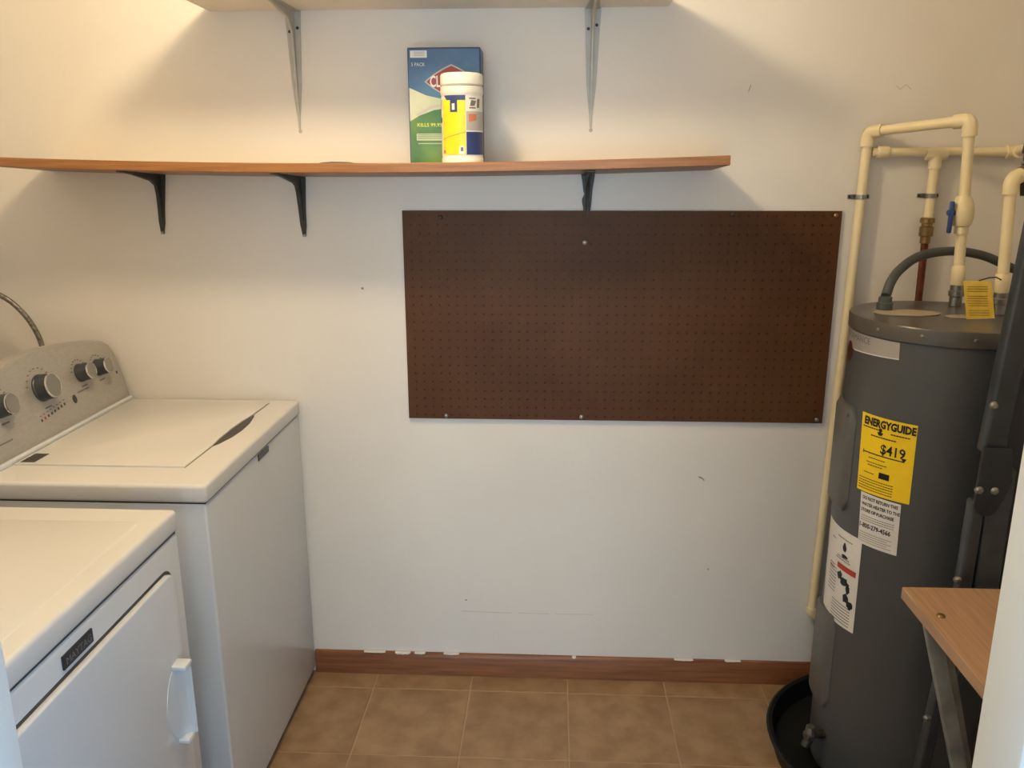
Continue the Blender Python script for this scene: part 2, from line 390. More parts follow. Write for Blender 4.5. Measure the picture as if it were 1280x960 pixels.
# ------------------------------------------------------------------ wipes box and canister
bx0, bx1, byf, byb = -.379, -.191, -.125, -.03
bz0 = shelf_z(-.29, -.125)+.0240; bz1 = bz0+.291
box = thing('wipes_box', ((bx0+bx1)/2, -.08, bz0), 'blue and green cardboard box of wipes standing on the wooden shelf', 'box')
MB().box(bx0, bx1, byf, byb, bz0, bz1).build('carton', 'box_navy', box, bevel=.002, seg=1)
BW, BH = bx1-bx0, bz1-bz0
ly = [0]
def bf(k): return lambda s, t: (bx0+s*BW, byf-.0004-.0003*k, bz0+t*BH)
flat('blue_panel', [(.015, .985), (.985, .985), (.985, .56), (.75, .555), (.5, .565), (.25, .60), (.015, .665)], bf(1), 'box_blue', box)
sw = [(.015, .665), (.25, .60), (.5, .565), (.75, .555), (.985, .56)]
flat('pale_band', sw + [(.985, .50), (.6, .50), (.35, .475), (.15, .43), (.015, .38)], bf(1), 'box_pale', box)
flat('green_panel', [(.985, .50), (.6, .50), (.35, .475), (.15, .43), (.015, .38), (.015, .01), (.985, .01)], bf(1), 'box_green', box)
flat('swoosh', [(.10, .44), (.3, .51), (.5, .53), (.5, .515), (.32, .49), (.13, .425)], bf(2), 'can_grey', box)
flat('white_sticker', [(.04, .975), (.27, .975), (.27, .915), (.04, .915)], bf(2), 'label_white', box)
lines('print', [(.09, .24, .93), (.09, .24, .945), (.09, .24, .958)], .008, bf(3), 'can_grey', box)
text('lettering', '5 PACK', .16, lambda s, t: bf(3)(.05+s*.36, .845+t*.26), 'label_white', box)
dm = []
for cx, cy, dx, dy in ((.6, .715, .385, .135),):
    for sx, sy in ((-1, 0), (0, 1), (1, 0), (0, -1)): dm.append((cx+sx*dx, cy+sy*dy))
def diamond(k, cx, cy, dx, dy): # bowed-out lozenge
    p = []; cs = [(-dx, 0), (0, dy), (dx, 0), (0, -dy)]
    for i in range(4):
        a, c = cs[i], cs[(i+1) % 4]
        for q in range(6):
            u = q/6; bul = 1+.36*u*(1-u); p.append((cx+(a[0]*(1-u)+c[0]*u)*bul, cy+(a[1]*(1-u)+c[1]*u)*bul))
    return p
flat('logo_border', diamond(2, .6, .715, .37, .145), bf(2), 'can_grey', box)
flat('logo', diamond(3, .6, .715, .345, .132), bf(3), 'box_red', box)
text('lettering', 'CLOROX', .2, lambda s, t: bf(5)(.30+s*.62, .672+t*.66), 'label_white', box, bold=.004)
text('lettering', 'KILLS 99.9%', .1, lambda s, t: bf(3)(.11+s*.72, .335+t*.42), 'text_yellow', box, bold=.002)
flat('white_strip', [(.10, .275), (.55, .275), (.55, .215), (.10, .215)], bf(2), 'box_pale', box)
lines('print', [(.12, .52, .23), (.12, .52, .245), (.12, .52, .26)], .006, bf(3), 'box_green', box)
lines('print', [(.12, .5, .185)], .008, bf(3), 'box_pale', box)

cx_, cy_, cr = -.2335, -.187, .0525
cz0 = shelf_z(cx_, cy_)+.0240
can = thing('wipes_canister', (cx_, cy_, cz0), 'white canister of wipes with a yellow label in front of the box', 'canister')
MB().lathe([(.02, 0), (cr-.001, 0), (cr+.0005, .003), (cr+.0005, .012), (cr-.001, .015), (cr-.001, .164), (cr+.0005, .167), (cr+.0015, .172), (cr+.0005, .185), (.04, .186)], (cx_, cy_, cz0), 48).build('tub', 'can_white', can)
MB().lathe([(cr-.004, .1865), (cr-.002, .188), (cr+.001, .190), (cr+.001, .211), (cr-.001, .215), (cr-.006, .217), (.03, .217), (.028, .215), (.004, .215)], (cx_, cy_, cz0), 48).build('lid', 'can_white', can)
KZ = 1.06
def cf(k):
    def f(s, t):   # s degrees from the camera-facing direction (right positive), t height
        a = math.radians(-88+s); r = cr-.0008+.0004*k
        return (cx_+r*math.cos(a), cy_+r*math.sin(a), cz0+t*KZ)
    return f
patch('label', [(-95, .152), (150, .152), (150, .018), (-95, .018)], cf(1), 'can_white', can, 40)
patch('yellow_panel', [(-62, .145), (13, .149), (13, .020), (-62, .020)], cf(2), 'can_yellow', can, 20)
patch('blue_panel', [(-52, .1535), (13, .1535), (13, .1425), (-42, .1425)], cf(3), 'can_blue', can, 14)
patch('blue_panel', [(-30, .1425), (-9, .1425), (-9, .116), (-30, .116)], cf(3), 'can_blue', can, 8)
patch('white_panel', [(-24, .135), (-16, .135), (-16, .121), (-24, .121)], cf(4), 'can_white', can, 4)
patch('yellow_notch', [(-42, .1425), (-30, .1425), (-30, .116), (-42, .13)], cf(3), 'can_yellow', can, 4)
patch('blue_panel', [(15, .072), (88, .072), (88, .020), (15, .020)], cf(2), 'can_blue', can, 14)
patch('grey_panel', [(15, .118), (85, .118), (85, .075), (15, .075)], cf(2), 'can_grey', can, 14)
patch('stripe', [(-60, .056), (12, .072), (12, .0705), (-60, .0545)], cf(3), 'ink_orange', can, 14)
patch('mark', [(-60, .032), (-48, .030), (-48, .024), (-60, .024)], cf(3), 'ink_orange', can, 4)
patch('mark', [(24, .148), (44, .148), (44, .145), (24, .145)], cf(2), 'print_grey', can, 6)
patch('mark', [(30, .143), (46, .141), (40, .130), (26, .130)], cf(2), 'print_grey', can, 6)
patch('mark', [(50, .146), (60, .146), (58, .126), (48, .126)], cf(2), 'print_grey', can, 6)
patch('mark', [(24, .127), (44, .127), (44, .124), (24, .124)], cf(2), 'print_grey', can, 6)
patch('mark', [(22, .112), (46, .112), (46, .098), (22, .094)], cf(3), 'ink_orange', can, 6)
patch('mark', [(-4, .040), (9, .040), (9, .022), (-6, .022)], cf(3), 'can_white', can, 4)
patch('mark', [(-1, .037), (6, .037), (6, .028), (-1, .028)], cf(4), 'print_grey', can, 4)
patch('mark', [(-78, .146), (-68, .146), (-72, .120), (-84, .124)], cf(2), 'can_grey', can, 4)
patch('mark', [(-76, .105), (-66, .105), (-66, .094), (-76, .094)], cf(3), 'ink', can, 4)

# ------------------------------------------------------------------ pegboard with real holes
px0, pz1 = -.4265, 1.4838; PW, PH = 1.219, .610; yb, yf = -.004, -.010
peg = thing('pegboard', (px0+PW/2, -.002, pz1-PH), 'wide dark brown pegboard screwed to the back wall', 'pegboard')
b = MB(); P_ = .0254; hr_ = .0027
nx, nz = int(PW/P_), int(PH/P_); mx, mz = (PW-nx*P_)/2, (PH-nz*P_)/2
xs = [px0] + [px0+mx+i*P_ for i in range(nx+1)] + [px0+PW]
b.box(px0, px0+PW, -.0055, -.002, pz1-PH, pz1)
ang = [math.radians(45*k+22.5) for k in range(8)]
for i in range(nx):
    for j in range(nz):
        cx, cz = px0+mx+(i+.5)*P_, pz1-PH+mz+(j+.5)*P_; h = P_/2
        sq = []
        for a in ang:
            c_, s_ = math.cos(a), math.sin(a); m_ = max(abs(c_), abs(s_)); sq.append((cx+h*c_/m_, yf, cz+h*s_/m_))
        ci = [(cx+hr_*math.cos(a), yf, cz+hr_*math.sin(a)) for a in ang]
        cb = [(p[0], -.0056, p[2]) for p in ci]
        # square corners
        co = [(cx+h, yf, cz+h), (cx-h, yf, cz+h), (cx-h, yf, cz-h), (cx+h, yf, cz-h)]
        vs = sq + ci + cb + co; fs = []
        for k in range(8):
            k2 = (k+1) % 8
            if k % 2 == 0: fs.append((k, 24+k//2, k2, 8+k2, 8+k))
            else: fs.append((k, k2, 8+k2, 8+k))
            fs.append((8+k, 8+k2, 16+k2, 16+k))
        b.add(vs, fs)
# plain rim
for x0, x1, z0, z1 in ((px0, px0+mx, pz1-PH, pz1), (px0+PW-mx, px0+PW, pz1-PH, pz1), (px0+mx, px0+PW-mx, pz1-PH, pz1-PH+mz), (px0+mx, px0+PW-mx, pz1-mz, pz1)):
    b.add([(x0, yf, z0), (x1, yf, z0), (x1, yf, z1), (x0, yf, z1)], [(0, 1, 2, 3)])
for (x0, z0), (x1, z1) in (((px0, pz1-PH), (px0+PW, pz1-PH)), ((px0+PW, pz1-PH), (px0+PW, pz1)), ((px0+PW, pz1), (px0, pz1)), ((px0, pz1), (px0, pz1-PH))):
    b.add([(x0, yf, z0), (x1, yf, z1), (x1, -.0055, z1), (x0, -.0055, z0)], [(0, 1, 2, 3)])
b.build('board', 'peg_brown', peg, smooth=0)
for x, z, r, mt in ((-.317, 1.466, .006, 'bronze'), (.495, 1.474, .006, 'bronze'), (.776, 1.472, .006, 'brass'), (.089, 1.396, .0075, 'steel'), (.572, 1.307, .003, 'brass'), (-.314, .882, .0065, 'steel'), (.089, .884, .0065, 'steel'), (.776, .885, .006, 'steel')):
    MB().lathe([(.0005, .015), (r*.6, .0145), (r, .0125), (r, .009)], (x, 0, z), 14, 'y').build('screw', mt, peg)

# ------------------------------------------------------------------ washer
WX, WB = -.7575, -1.455; WY0, WY1 = -.7075, -.009
wash = thing('washing_machine', ((WX+WB)/2, (WY0+WY1)/2, 0), 'white top-loading washing machine with a silver dial panel beside the back wall', 'washing machine')
MB().box(WB, WX-.004, WY0+.004, WY1-.003, .022, .8795).build('body', 'appliance_white', wash, bevel=.006, seg=3)
MB().box(WB, WX-.008, WY0+.008, WY1-.008, .878, .884).build('seam', 'rubber', wash)
deck = MB().box(WB, WX, WY0, WY1, .8825, .926).build('deck', 'appliance_lid', wash, bevel=.009, seg=4)
for x in (WB+.05, WX-.05):
    for y in (WY0+.05, WY1-.05): MB().lathe([(.02, 0), (.022, .004), (.022, .018), (.012, .024)], (x, y, 0), 16).build('foot', 'rubber', wash)
MB().box(WB+.03, WX-.02, WY0+.02, WY1-.02, .006, .03).build('base_rail', 'rubber', wash)
# lid: front edge scooped for the fingers
fe = [(-.851, -.60), (-.848, -.45), (-.849, -.42), (-.851, -.38), (-.851, -.31), (-.847, -.24), (-.842, -.20), (-.840, -.17), (-.835, -.05)]
poly = [(-1.258, -.60)] + fe + [(-1.258, -.05)]
lid = MB().prism(poly, lambda x, y, z: (x, y, z), .9255, .9305).build('lid', 'appliance_lid', wash, bevel=.0015, seg=2)
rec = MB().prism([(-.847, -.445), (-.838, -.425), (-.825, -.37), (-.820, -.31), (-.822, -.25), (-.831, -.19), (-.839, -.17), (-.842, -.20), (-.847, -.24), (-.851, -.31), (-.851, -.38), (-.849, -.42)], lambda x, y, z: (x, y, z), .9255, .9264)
rec.build('recess_shade', 'shadow_plastic', wash, label='flat dark insert painting the shade of the finger recess')  # shade of the scooped lid edge, put in as a dark insert
MB().prism([(p[0]+.0012, p[1]) for p in fe] + [(p[0]-.001, p[1]) for p in reversed(fe)], lambda x, y, z: (x, y, z), .9256, .9268).build('lid_gap', 'gap_grey', wash)
MB().box(-1.250, -1.216, -.590, -.530, .9305, .9313).build('lid_badge', 'shadow_plastic', lid)
def wfront(x, y0, z0): return lambda s, t: (x, y0+s, z0+t)
MB().box(WX-.0045, WX-.002, -.372, -.292, .861, .883-.004).build('badge', 'badge', wash, bevel=.0006, seg=1)
text('lettering', 'MAYTAG', .016, wfront(WX-.0017, -.366, .864), 'badge_text', wash)
# console, arched top
rg = []; NY = 40; cy0, cy1 = -.690, -.020
def ctop(y):
    t = (y-(cy0+cy1)/2)/((cy1-cy0)/2)
    z = 1.106+.040*(1-t*t); e = min(y-cy0, cy1-y); r = .045
    if e < r: z -= r-math.sqrt(max(0, r*r-(r-e)**2))
    return z
for i in range(NY+1):
    u = i/NY; y = cy0+(cy1-cy0)*(0.5-0.5*math.cos(math.pi*u))
    zt = ctop(y); xf = lambda z: -1.272-(z-.94)*.24
    rg.append([(-1.276, y, .9255), (-1.270, y, .935), (xf(.95), y, .95), (xf(zt-.014), y, zt-.014), (xf(zt-.004)-.003, y, zt-.004), (xf(zt)-.012, y, zt), (xf(zt)-.05, y, zt-.004), (-1.44, y, zt-.05), (-1.452, y, .9255)])
con = MB().rings(rg).build('control_panel', 'console_silver', wash, smooth=50)
MB().box(-1.276, -1.262, cy0, cy1, .9255, .938).build('panel_sill', 'appliance_white', wash, bevel=.004, seg=3)
FX = lambda z: -1.272-(z-.94)*.24
nrm = Vector((1, 0, .24)).normalized(); tup = Vector((-.24, 0, 1)).normalized()
def cfn(y0, z0, k=1): return lambda s, t: tuple(Vector((FX(z0), y0, z0)) + Vector((0, s, 0)) + tup*t + nrm*(.0006*k))
def knob(y, z, r, dep=.032):
    base = Vector((FX(z), y, z)); e1 = Vector((0, 1, 0)); e2 = tup
    def ring(rad, h): return [tuple(base+nrm*h+(e1*math.cos(2*math.pi*q/28)+e2*math.sin(2*math.pi*q/28))*rad) for q in range(28)]
    k = MB().rings([ring(r*1.05, .0002), ring(r*1.05, .004), ring(r, .006), ring(r*.96, dep)]).build('knob', 'knob_dark', con)
    MB().rings([ring(r*.93, dep-.0005), ring(r*.97, dep+.0015), ring(r*.93, dep+.004), ring(r*.86, dep+.0045), ring(r*.84, dep+.003)], True, False).build('knob_rim', 'chrome', con)
    MB().rings([ring(r*.84, dep+.002), ring(r*.84, dep+.003), ring(r*.05, dep+.0035)]).build('knob_face', 'knob_silver', con)
    return k
for y, z, r in ((-.562, 1.058, .027), (-.394, 1.059, .034), (-.216, 1.055, .0245), (-.127, 1.049, .0235)): knob(y, z, r)
for i in range(8):
    f = cfn(-.437+i*.0155, .985+i*.0018)
    flat('indicator', [(-.0035, -.003), (.0035, -.003), (.0035, .004), (-.0035, .004)], f, 'print_red' if i == 1 else 'print_dark', con)
    flat('print', [(-.004, .010), (.005, .010), (.005, .0125), (-.004, .0125)], f, 'print_grey', con)
flat('emblem', [(.010*math.cos(a*.3927), .012*math.sin(a*.3927)) for a in range(16)], cfn(-.280, .998), 'print_dark', con)
lines('print', [(-.258, -.20, 0)], .004, lambda s, t: cfn(0, 1.008)(s, t), 'print_grey', con)
for ky, kz, R_ in ((-.394, 1.059, .052), (-.562, 1.058, .042), (-.216, 1.055, .037), (-.127, 1.049, .036)):
    b = MB()
    for a in range(20, 165, 18):
        c_, s_ = math.cos(math.radians(a)), math.sin(math.radians(a)); f = cfn(ky, kz)
        b.add([f(R_*c_-.004, R_*s_-.0015), f(R_*c_+.004, R_*s_-.0015), f(R_*c_+.004, R_*s_+.0015), f(R_*c_-.004, R_*s_+.0015)], [(0, 1, 2, 3)])
    b.add([cfn(ky, kz)(s, t) for s, t in ((-.014, -R_-.002), (.014, -R_-.002), (.014, -R_+.002), (-.014, -R_+.002))], [(0, 1, 2, 3)])
    b.build('print', 'print_grey', con, smooth=0)['kind'] = 'stuff'
flat('print', [(-.004, -.004), (.004, -.004), (.004, .004), (-.004, .004)], cfn(-.045, 1.015), 'print_dark', con)
lines('print', [(-.64, -.56, 0)], .004, lambda s, t: cfn(0, .975)(s, t), 'print_grey', con)
# braided supply hose behind the console
hp = [(-1.47, -.085, .95), (-1.475, -.08, 1.02), (-1.485, -.075, 1.09), (-1.497, -.075, 1.14), (-1.52, -.08, 1.19), (-1.555, -.09, 1.235), (-1.60, -.10, 1.262), (-1.66, -.11, 1.275), (-1.72, -.12, 1.272)]
hs = thing('water_hose', (-1.47, -.085, .95), 'grey braided water hose arching out behind the washer panel', 'hose')
def smoothpath(p, n=6):
    p = [Vector(q) for q in p]; out = []
    for i in range(len(p)-1):
        a, b_, c_, d_ = p[max(i-1, 0)], p[i], p[i+1], p[min(i+2, len(p)-1)]
        for k in range(n):
            t = k/n; out.append(.5*((2*b_)+(c_-a)*t+(2*a-5*b_+4*c_-d_)*t*t+(3*b_-a-3*c_+d_)*t**3))
    return out+[p[-1]]
MB().tube(smoothpath(hp), .0075, 12).build('braided_hose', 'braid', hs)
MB().lathe([(.012, 0), (.014, .002), (.014, .018), (.008, .02)], (-1.739, -.12, 1.272), 16, 'x').build('coupling', 'steel', hs)

# ------------------------------------------------------------------ dryer
DX, DB = -.760, -1.46; DY0, DY1 = -1.583, -.845
dry = thing('clothes_dryer', ((DX+DB)/2, (DY0+DY1)/2, 0), 'white front-loading clothes dryer nearest the doorway with a pull handle', 'dryer')
MB().box(DB, DX-.002, DY0+.003, DY1-.003, .02, .8805).build('body', 'appliance_white', dry, bevel=.008, seg=3)
MB().box(DB, DX-.006, DY0+.006, DY1-.006, .878, .886).build('seam', 'shadow_plastic', dry)
MB().box(DB, DX, DY0, DY1, .884, .930).build('top', 'appliance_lid', dry, bevel=.009, seg=4)
# raised border strips leave a shallow inset field on the top
ins = MB(); zz = .9298
ring_o, ring_i = rrect(DB+.12, -.800, DY0+.07, DY1-.068, .02), rrect(DB+.123, -.803, DY0+.073, DY1-.071, .018)
k = len(ring_o); ins.add([(p[0], p[1], zz) for p in ring_o]+[(p[0], p[1], zz+.0016) for p in ring_i], [(i, (i+1) % k, k+(i+1) % k, k+i) for i in range(k)]+[tuple(range(k, 2*k))])
ins.build('raised_field', 'appliance_lid', dry)
for x in (DB+.05, DX-.05):
    for y in (DY0+.05, DY1-.05): MB().lathe([(.02, 0), (.022, .004), (.022, .018), (.012, .022)], (x, y, 0), 16).build('foot', 'rubber', dry)
fx = lambda y, z, x: (x, y, z)
MB().prism(rrect(-1.466, -.893, .215, .829, .035, 7), fx, DX-.004, DX-.0012).build('door_gap', 'shadow_plastic', dry)
door = MB().prism(rrect(-1.460, -.899, .221, .823, .032, 7), fx, DX-.004, DX+.010).build('door', 'appliance_white', dry, bevel=.004, seg=3)
MB().box(DX-.003, DX+.0015, -1.272, -1.186, .838, .862).build('badge', 'badge', dry, bevel=.0006, seg=1)
text('lettering', 'MAYTAG', .0185, wfront(DX+.0019, -1.266, .8435), 'badge_text', dry)
# pull handle: cap, bowed grip and a hollow on the finger side
hx = DX+.010; hy0, hy1, hz0, hz1 = -1.005, -.935, .475, .632
hd = MB(); nn = 14; rings_ = []
for i in range(nn+1):
    u = i/nn; z = hz0+(hz1-hz0)*u; wl_ = .020+.038*math.sin(math.pi*min(1, max(0, u)))**.7
    rings_.append([(hx-.001, hy1+.005, z), (hx+.026, hy1+.003, z), (hx+.028, hy1, z), (hx+.026, hy1-.003, z), (hx+.016, hy1-.004, z), (hx+.007, hy1-.004-wl_*.3, z), (hx+.003, hy1-.004-wl_*.62, z), (hx+.0012, hy1-.004-wl_, z), (hx-.001, hy1-.005-wl_, z)])
hd.rings(rings_).build('handle', 'handle_white', door, smooth=40)
MB().prism(rrect(hy1-.026, hy1+.006, hz1-.002, hz1+.010, .003, 2), fx, hx-.001, hx+.029).build('handle_cap', 'handle_white', door, bevel=.002)
MB().prism(rrect(hy1-.030, hy1+.005, hz0-.010, hz0+.002, .003, 2), fx, hx-.001, hx+.022).build('handle_cap', 'handle_white', door, bevel=.002)
# dryer control panel (hidden left of the picture)
rg = []
for i in range(NY+1):
    u = i/NY; y = DY0+.02+(DY1-DY0-.04)*(0.5-0.5*math.cos(math.pi*u)); zt = 1.10
    e = min(y-DY0-.02, DY1-.02-y); r = .045
    if e < r: zt -= r-math.sqrt(max(0, r*r-(r-e)**2))
    rg.append([(-1.345, y, .929), (-1.342, y, .94), (-1.37, y, zt-.006), (-1.38, y, zt), (-1.42, y, zt-.004), (-1.455, y, .929)])
MB().rings(rg).build('control_panel', 'console_silver', dry, smooth=50)

# ------------------------------------------------------------------ water heater in its pan
HX, HY, HR, HZ = .958, -.36, .224, 1.257
pan = thing('drain_pan', (HX, HY, 0), 'round black plastic drain pan under the water heater', 'pan')
MB().lathe([(.30, 0), (.318, .002), (.330, .055), (.340, .060), (.342, .066), (.336, .070), (.326, .066), (.313, .012), (.30, .006), (.01, .006)], (HX, HY, 0), 64).build('basin', 'pan', pan)
heat = thing('water_heater', (HX, HY, .0065), 'tall dark grey electric water heater standing in a black pan', 'water heater')
MB().lathe([(HR-.012, .0065), (HR-.004, .012), (HR-.003, .02), (HR, .024), (HR, HZ-.026)], (HX, HY, 0), 96, cap1=True).build('tank', 'heater_grey', heat)
MB().lathe([(HR-.004, HZ-.040), (HR+.005, HZ-.036), (HR+.0055, HZ-.005), (HR+.003, HZ-.001), (HR-.008, HZ), (HR-.020, HZ-.002), (.01, HZ-.001)], (HX, HY, 0), 96).build('top_cap', 'heater_cap', heat)
def hf(k):
    def f(deg, z):
        a = math.radians(deg); r = HR+.0004+.0004*k; return (HX+r*math.cos(a), HY+r*math.sin(a), z)
    return f
def hm(d0, z0, k):       # metres along the surface from (angle d0, height z0)
    return lambda s, t: hf(k)(d0+math.degrees(s/HR), z0+t)
for d in (-155, -128.5, -102, -75, -49):
    a = math.radians(d); c_ = Vector((math.cos(a), math.sin(a), 0)); p = Vector((HX, HY, HZ-.018))+c_*(HR+.0045)
    MB().tube([p, p+c_*.0015, p+c_*.0028], [.0045, .004, .0015], 10).build('screw', 'steel', heat)
# silver name label and round emblem
patch('name_label', [(-198, 1.217), (-140.5, 1.2165), (-140, 1.178), (-198, 1.170)], hf(1), 'silver_label', heat, 20)
patch('label_edge', [(-178, 1.1745), (-140, 1.1795), (-140, 1.1775), (-178, 1.1715)], hf(2), 'label_white', heat, 14)
text('lettering', 'PERFORMANCE', .021, hm(-161, 1.197, 2), 'print_grey', heat, align='RIGHT')
b = MB(); cts = [hf(3)(174.5+math.degrees(.022*math.cos(q*.3927)/HR), 1.163+.026*math.sin(q*.3927)) for q in range(16)]
b.add(cts, [tuple(range(16))]); b.build('emblem', 'emblem_red', heat, smooth=0)
# access covers, proud of the tank
def cover(d0, d1, z0, z1, name):
    b = MB(); n = 10; rg = []
    for i in range(n+1):
        d = d0+(d1-d0)*i/n; a = math.radians(d); e = min(i, n-i); h = (.002, .012, .015)[min(e, 2)]
        zz0, zz1 = (z0+.03, z1-.03) if e == 0 else (z0, z1)
        rg.append([(HX+(HR+q)*math.cos(a), HY+(HR+q)*math.sin(a), z) for q, z in ((-.004, zz0), (h*.6, zz0+.001), (h, zz0+.012), (h, zz1-.012), (h*.6, zz1-.001), (-.004, zz1))])
    return b.rings(rg).build(name, 'cover_grey', heat, smooth=40)
c1 = cover(160, 194, .765, 1.035, 'access_cover')
a = math.radians(189); p = Vector((HX+(HR+.013)*math.cos(a), HY+(HR+.013)*math.sin(a), 1.015)); c_ = Vector((math.cos(a), math.sin(a), 0))
MB().tube([p, p+c_*.003], .004, 10).build('screw', 'steel', c1)
c2 = cover(160, 195.5, .20, .47, 'access_cover')
# yellow energy label
el = patch('energy_label', [(-161, 1.035), (-125, 1.034), (-124.5, .843), (-159, .842)], hf(1), 'label_yellow', heat, 18)
def em(k): return hm(-160, .842, k)      # width about .137, height .192
text('lettering', 'ENERGYGUIDE', .0255, lambda s, t: em(3)(.006+s*.76, .168+t), 'black', el, bold=.0012)
lines('print', [(.004, .06, .160), (.08, .125, .157), (.03, .095, .143)], .0028, em(3), 'ink', el)
b = MB()
for q in (((.050, .166), (.058, .166), (.056, .150), (.052, .150)), ((.046, .156), (.062, .156), (.058, .149), (.050, .149))): b.add([em(3)(*p) for p in q], [(0, 1, 2, 3)])
b.build('flame_mark', 'black', el, smooth=0)
text('lettering', '$419', .033, lambda s, t: em(3)(.058+s*.9, .107+t), 'black', el, bold=.0006)
b = MB()
for s0, s1, t0, t1 in ((.012, .115, .099, .1015), (.012, .0135, .095, .106), (.030, .0315, .097, .102)): b.add([em(3)(s0+(s1-s0)*i/8, t) for i in range(9) for t in (t0, t1)], [(2*i, 2*i+2, 2*i+3, 2*i+1) for i in range(8)])
b.add([em(3)(*p) for p in ((.110, .108), (.122, .108), (.116, .097))], [(0, 1, 2)])
b.build('scale_arrow', 'black', el, smooth=0)
b = MB(); b.add([em(3)(*p) for p in ((.062, .045), (.088, .045), (.088, .060), (.062, .060))], [(0, 1, 2, 3)]); b.build('black_box', 'black', el, smooth=0)
lines('print', [(.03, .075, .088), (.025, .08, .077), (.03, .07, .070), (.02, .05, .050)] + [(.008, .10, .008+.0065*i) for i in range(5)], .0018, em(3), 'ink', el)
# white service label
wl = patch('service_label', [(-155.3, .840), (-128.8, .838), (-128, .709), (-153.5, .709)], hf(.5), 'label_white', heat, 14)
def wm(k): return hm(-154.6, .709, k)
for i, tx in enumerate(('DO NOT RETURN THIS', 'WATER HEATER TO THE', 'STORE OF PURCHASE')):
    text('lettering', tx, .0118, lambda s, t, i=i: wm(2)(.004+s*.74, .115-i*.0155+t), 'ink', wl, bold=.0003)
text('lettering', '1-800-279-4566', .0165, lambda s, t: wm(2)(.002+s*.78, .044+t), 'ink', wl, bold=.0004)
lines('print', [(.006, .092, .062+.0056*i) for i in range(3)] + [(.006, .09-.01*(i % 2), .008+.0056*i) for i in range(5)], .0014, wm(2), 'print_grey', wl)
# large wrap-round warning label
bl = patch('warning_label', [(-192, .716), (-150.3, .717), (-149.5, .463), (-188, .458)], hf(.8), 'label_white', heat, 20)
def bm_(k): return hm(-188, .458, k)       # width about .15, height .258
patch('red_band', [(.070, .168), (.140, .168), (.140, .153), (.070, .153)], bm_(2), 'print_red', bl, 10)
def blob(c, rx, ry, seed):
    rnd = random.Random(seed); b = MB(); b.add([bm_(2.5)(c[0]+rx*math.cos(q*.5236)*rnd.uniform(.6, 1.1), c[1]+ry*math.sin(q*.5236)*rnd.uniform(.6, 1.1)) for q in range(12)], [tuple(range(12))]); b.build('pictogram', 'black', bl, smooth=0)
blob((.085, .136), .012, .014, 1); blob((.105, .125), .018, .014, 2); blob((.12, .112), .008, .015, 3); blob((.115, .085), .014, .014, 4); blob((.13, .072), .012, .012, 5); blob((.093, .215), .008, .014, 6); blob((.095, .192), .016, .006, 7)
lines('print', [(.06, .135, .012+.008*i) for i in range(7)] + [(.03, .07, .08+.009*i) for i in range(8)] + [(.06, .12, .178), (.065, .115, .184), (.06, .12, .235), (.03, .05, .22)], .0026, bm_(2), 'print_grey', bl)
lines('print', [(.03, .06, .15), (.03, .055, .14)], .003, bm_(2), 'print_red', bl)
# fittings on the cap
def top_ellipse(x, y, rx, ry, name, mt):
    b = MB(); b.prism([(x+rx*math.cos(q*.2618), y+ry*math.sin(q*.2618)) for q in range(24)], lambda u, v, z: (u, v, z), HZ-.0006, HZ+.0012); b.build(name, mt, heat)
top_ellipse(.862, -.335, .078, .046, 'junction_plate', 'plate_beige')
top_ellipse(.968, -.385, .036, .024, 'oval_sticker', 'plate_beige')
# drain valve
a = math.radians(-166); c_ = Vector((math.cos(a), math.sin(a), 0)); p = Vector((HX, HY, .125))+c_*(HR-.004)
dv = MB().tube([p, p+c_*.02, p+c_*.021, p+c_*.045], [.012, .012, .009, .009], 14).build('drain_valve', 'bronze', heat)
q = p+c_*.045
MB().tube([q-c_*.006, q+c_*.012], .014, 14).build('valve_body', 'steel', dv)
MB().tube([q+Vector((0, 0, .01)), q+Vector((0, 0, .028))], [.014, .012], 8).build('valve_knob', 'steel', dv)
MB().tube([q+Vector((0, 0, -.008)), q+c_*.012+Vector((0, 0, -.03))], [.011, .012], 14).build('spout', 'bronze', dv)

# ------------------------------------------------------------------ pipework
PR, FR = .0128, .0175
def nipple(p, nm, par):
    MB().lathe([(.015, -.002), (.015, .022), (.019, .024), (.019, .036), (.0165, .038), (.0165, .052), (.013, .054)], p, 16).build(nm, 'steel', par)
# cold line: riser on the wall, bridge over to the heater, drop with ball valve
A0, A1 = Vector((.812, -.024, .259)), Vector((.837, -.024, 1.691))
B1, B0 = Vector((1.007, -.22, 1.711)), Vector((1.028, -.22, HZ+.002))
cold = thing('cold_water_pipe', tuple(A0), 'cream plastic pipe rising beside the pegboard and bridging over to the heater', 'pipe')
path = [A0+Vector((.09, 0, 0)), *arc(A0, (1, 0, 0), (0, 0, 1), .02), *arc(A1, A0-A1, B1-A1, .018), *arc(B1, A1-B1, B0-B1, .018), B0+Vector((0, 0, .05))]
MB().tube(path, PR, 18).build('pipe', 'pvc', cold)
def elbow(c, a, b_, par, L=.036):
    a, b_ = Vector(a).normalized(), Vector(b_).normalized(); c = Vector(c)
    MB().tube([c+a*L, *arc(c, a, b_, .016), c+b_*L], FR, 18).build('elbow', 'pvc', par)
elbow(A0, (1, 0, 0), (0, 0, 1), cold, .026); elbow(A1, A0-A1, B1-A1, cold, .038); elbow(B1, A1-B1, B0-B1, cold, .038)
def coupler(c, d, L, par, r=FR, nm='coupling', mt='pvc'):
    c, d = Vector(c), Vector(d).normalized(); MB().tube([c-d*L/2, c-d*(L/2-.002), c+d*(L/2-.002), c+d*L/2], [r*.93, r, r, r*.93], 18).build(nm, mt, par)
nipple(tuple(B0), 'steel_nipple', cold)
coupler(B0+Vector((-.001, 0, .075)), B1-B0, .05, cold, .0165)
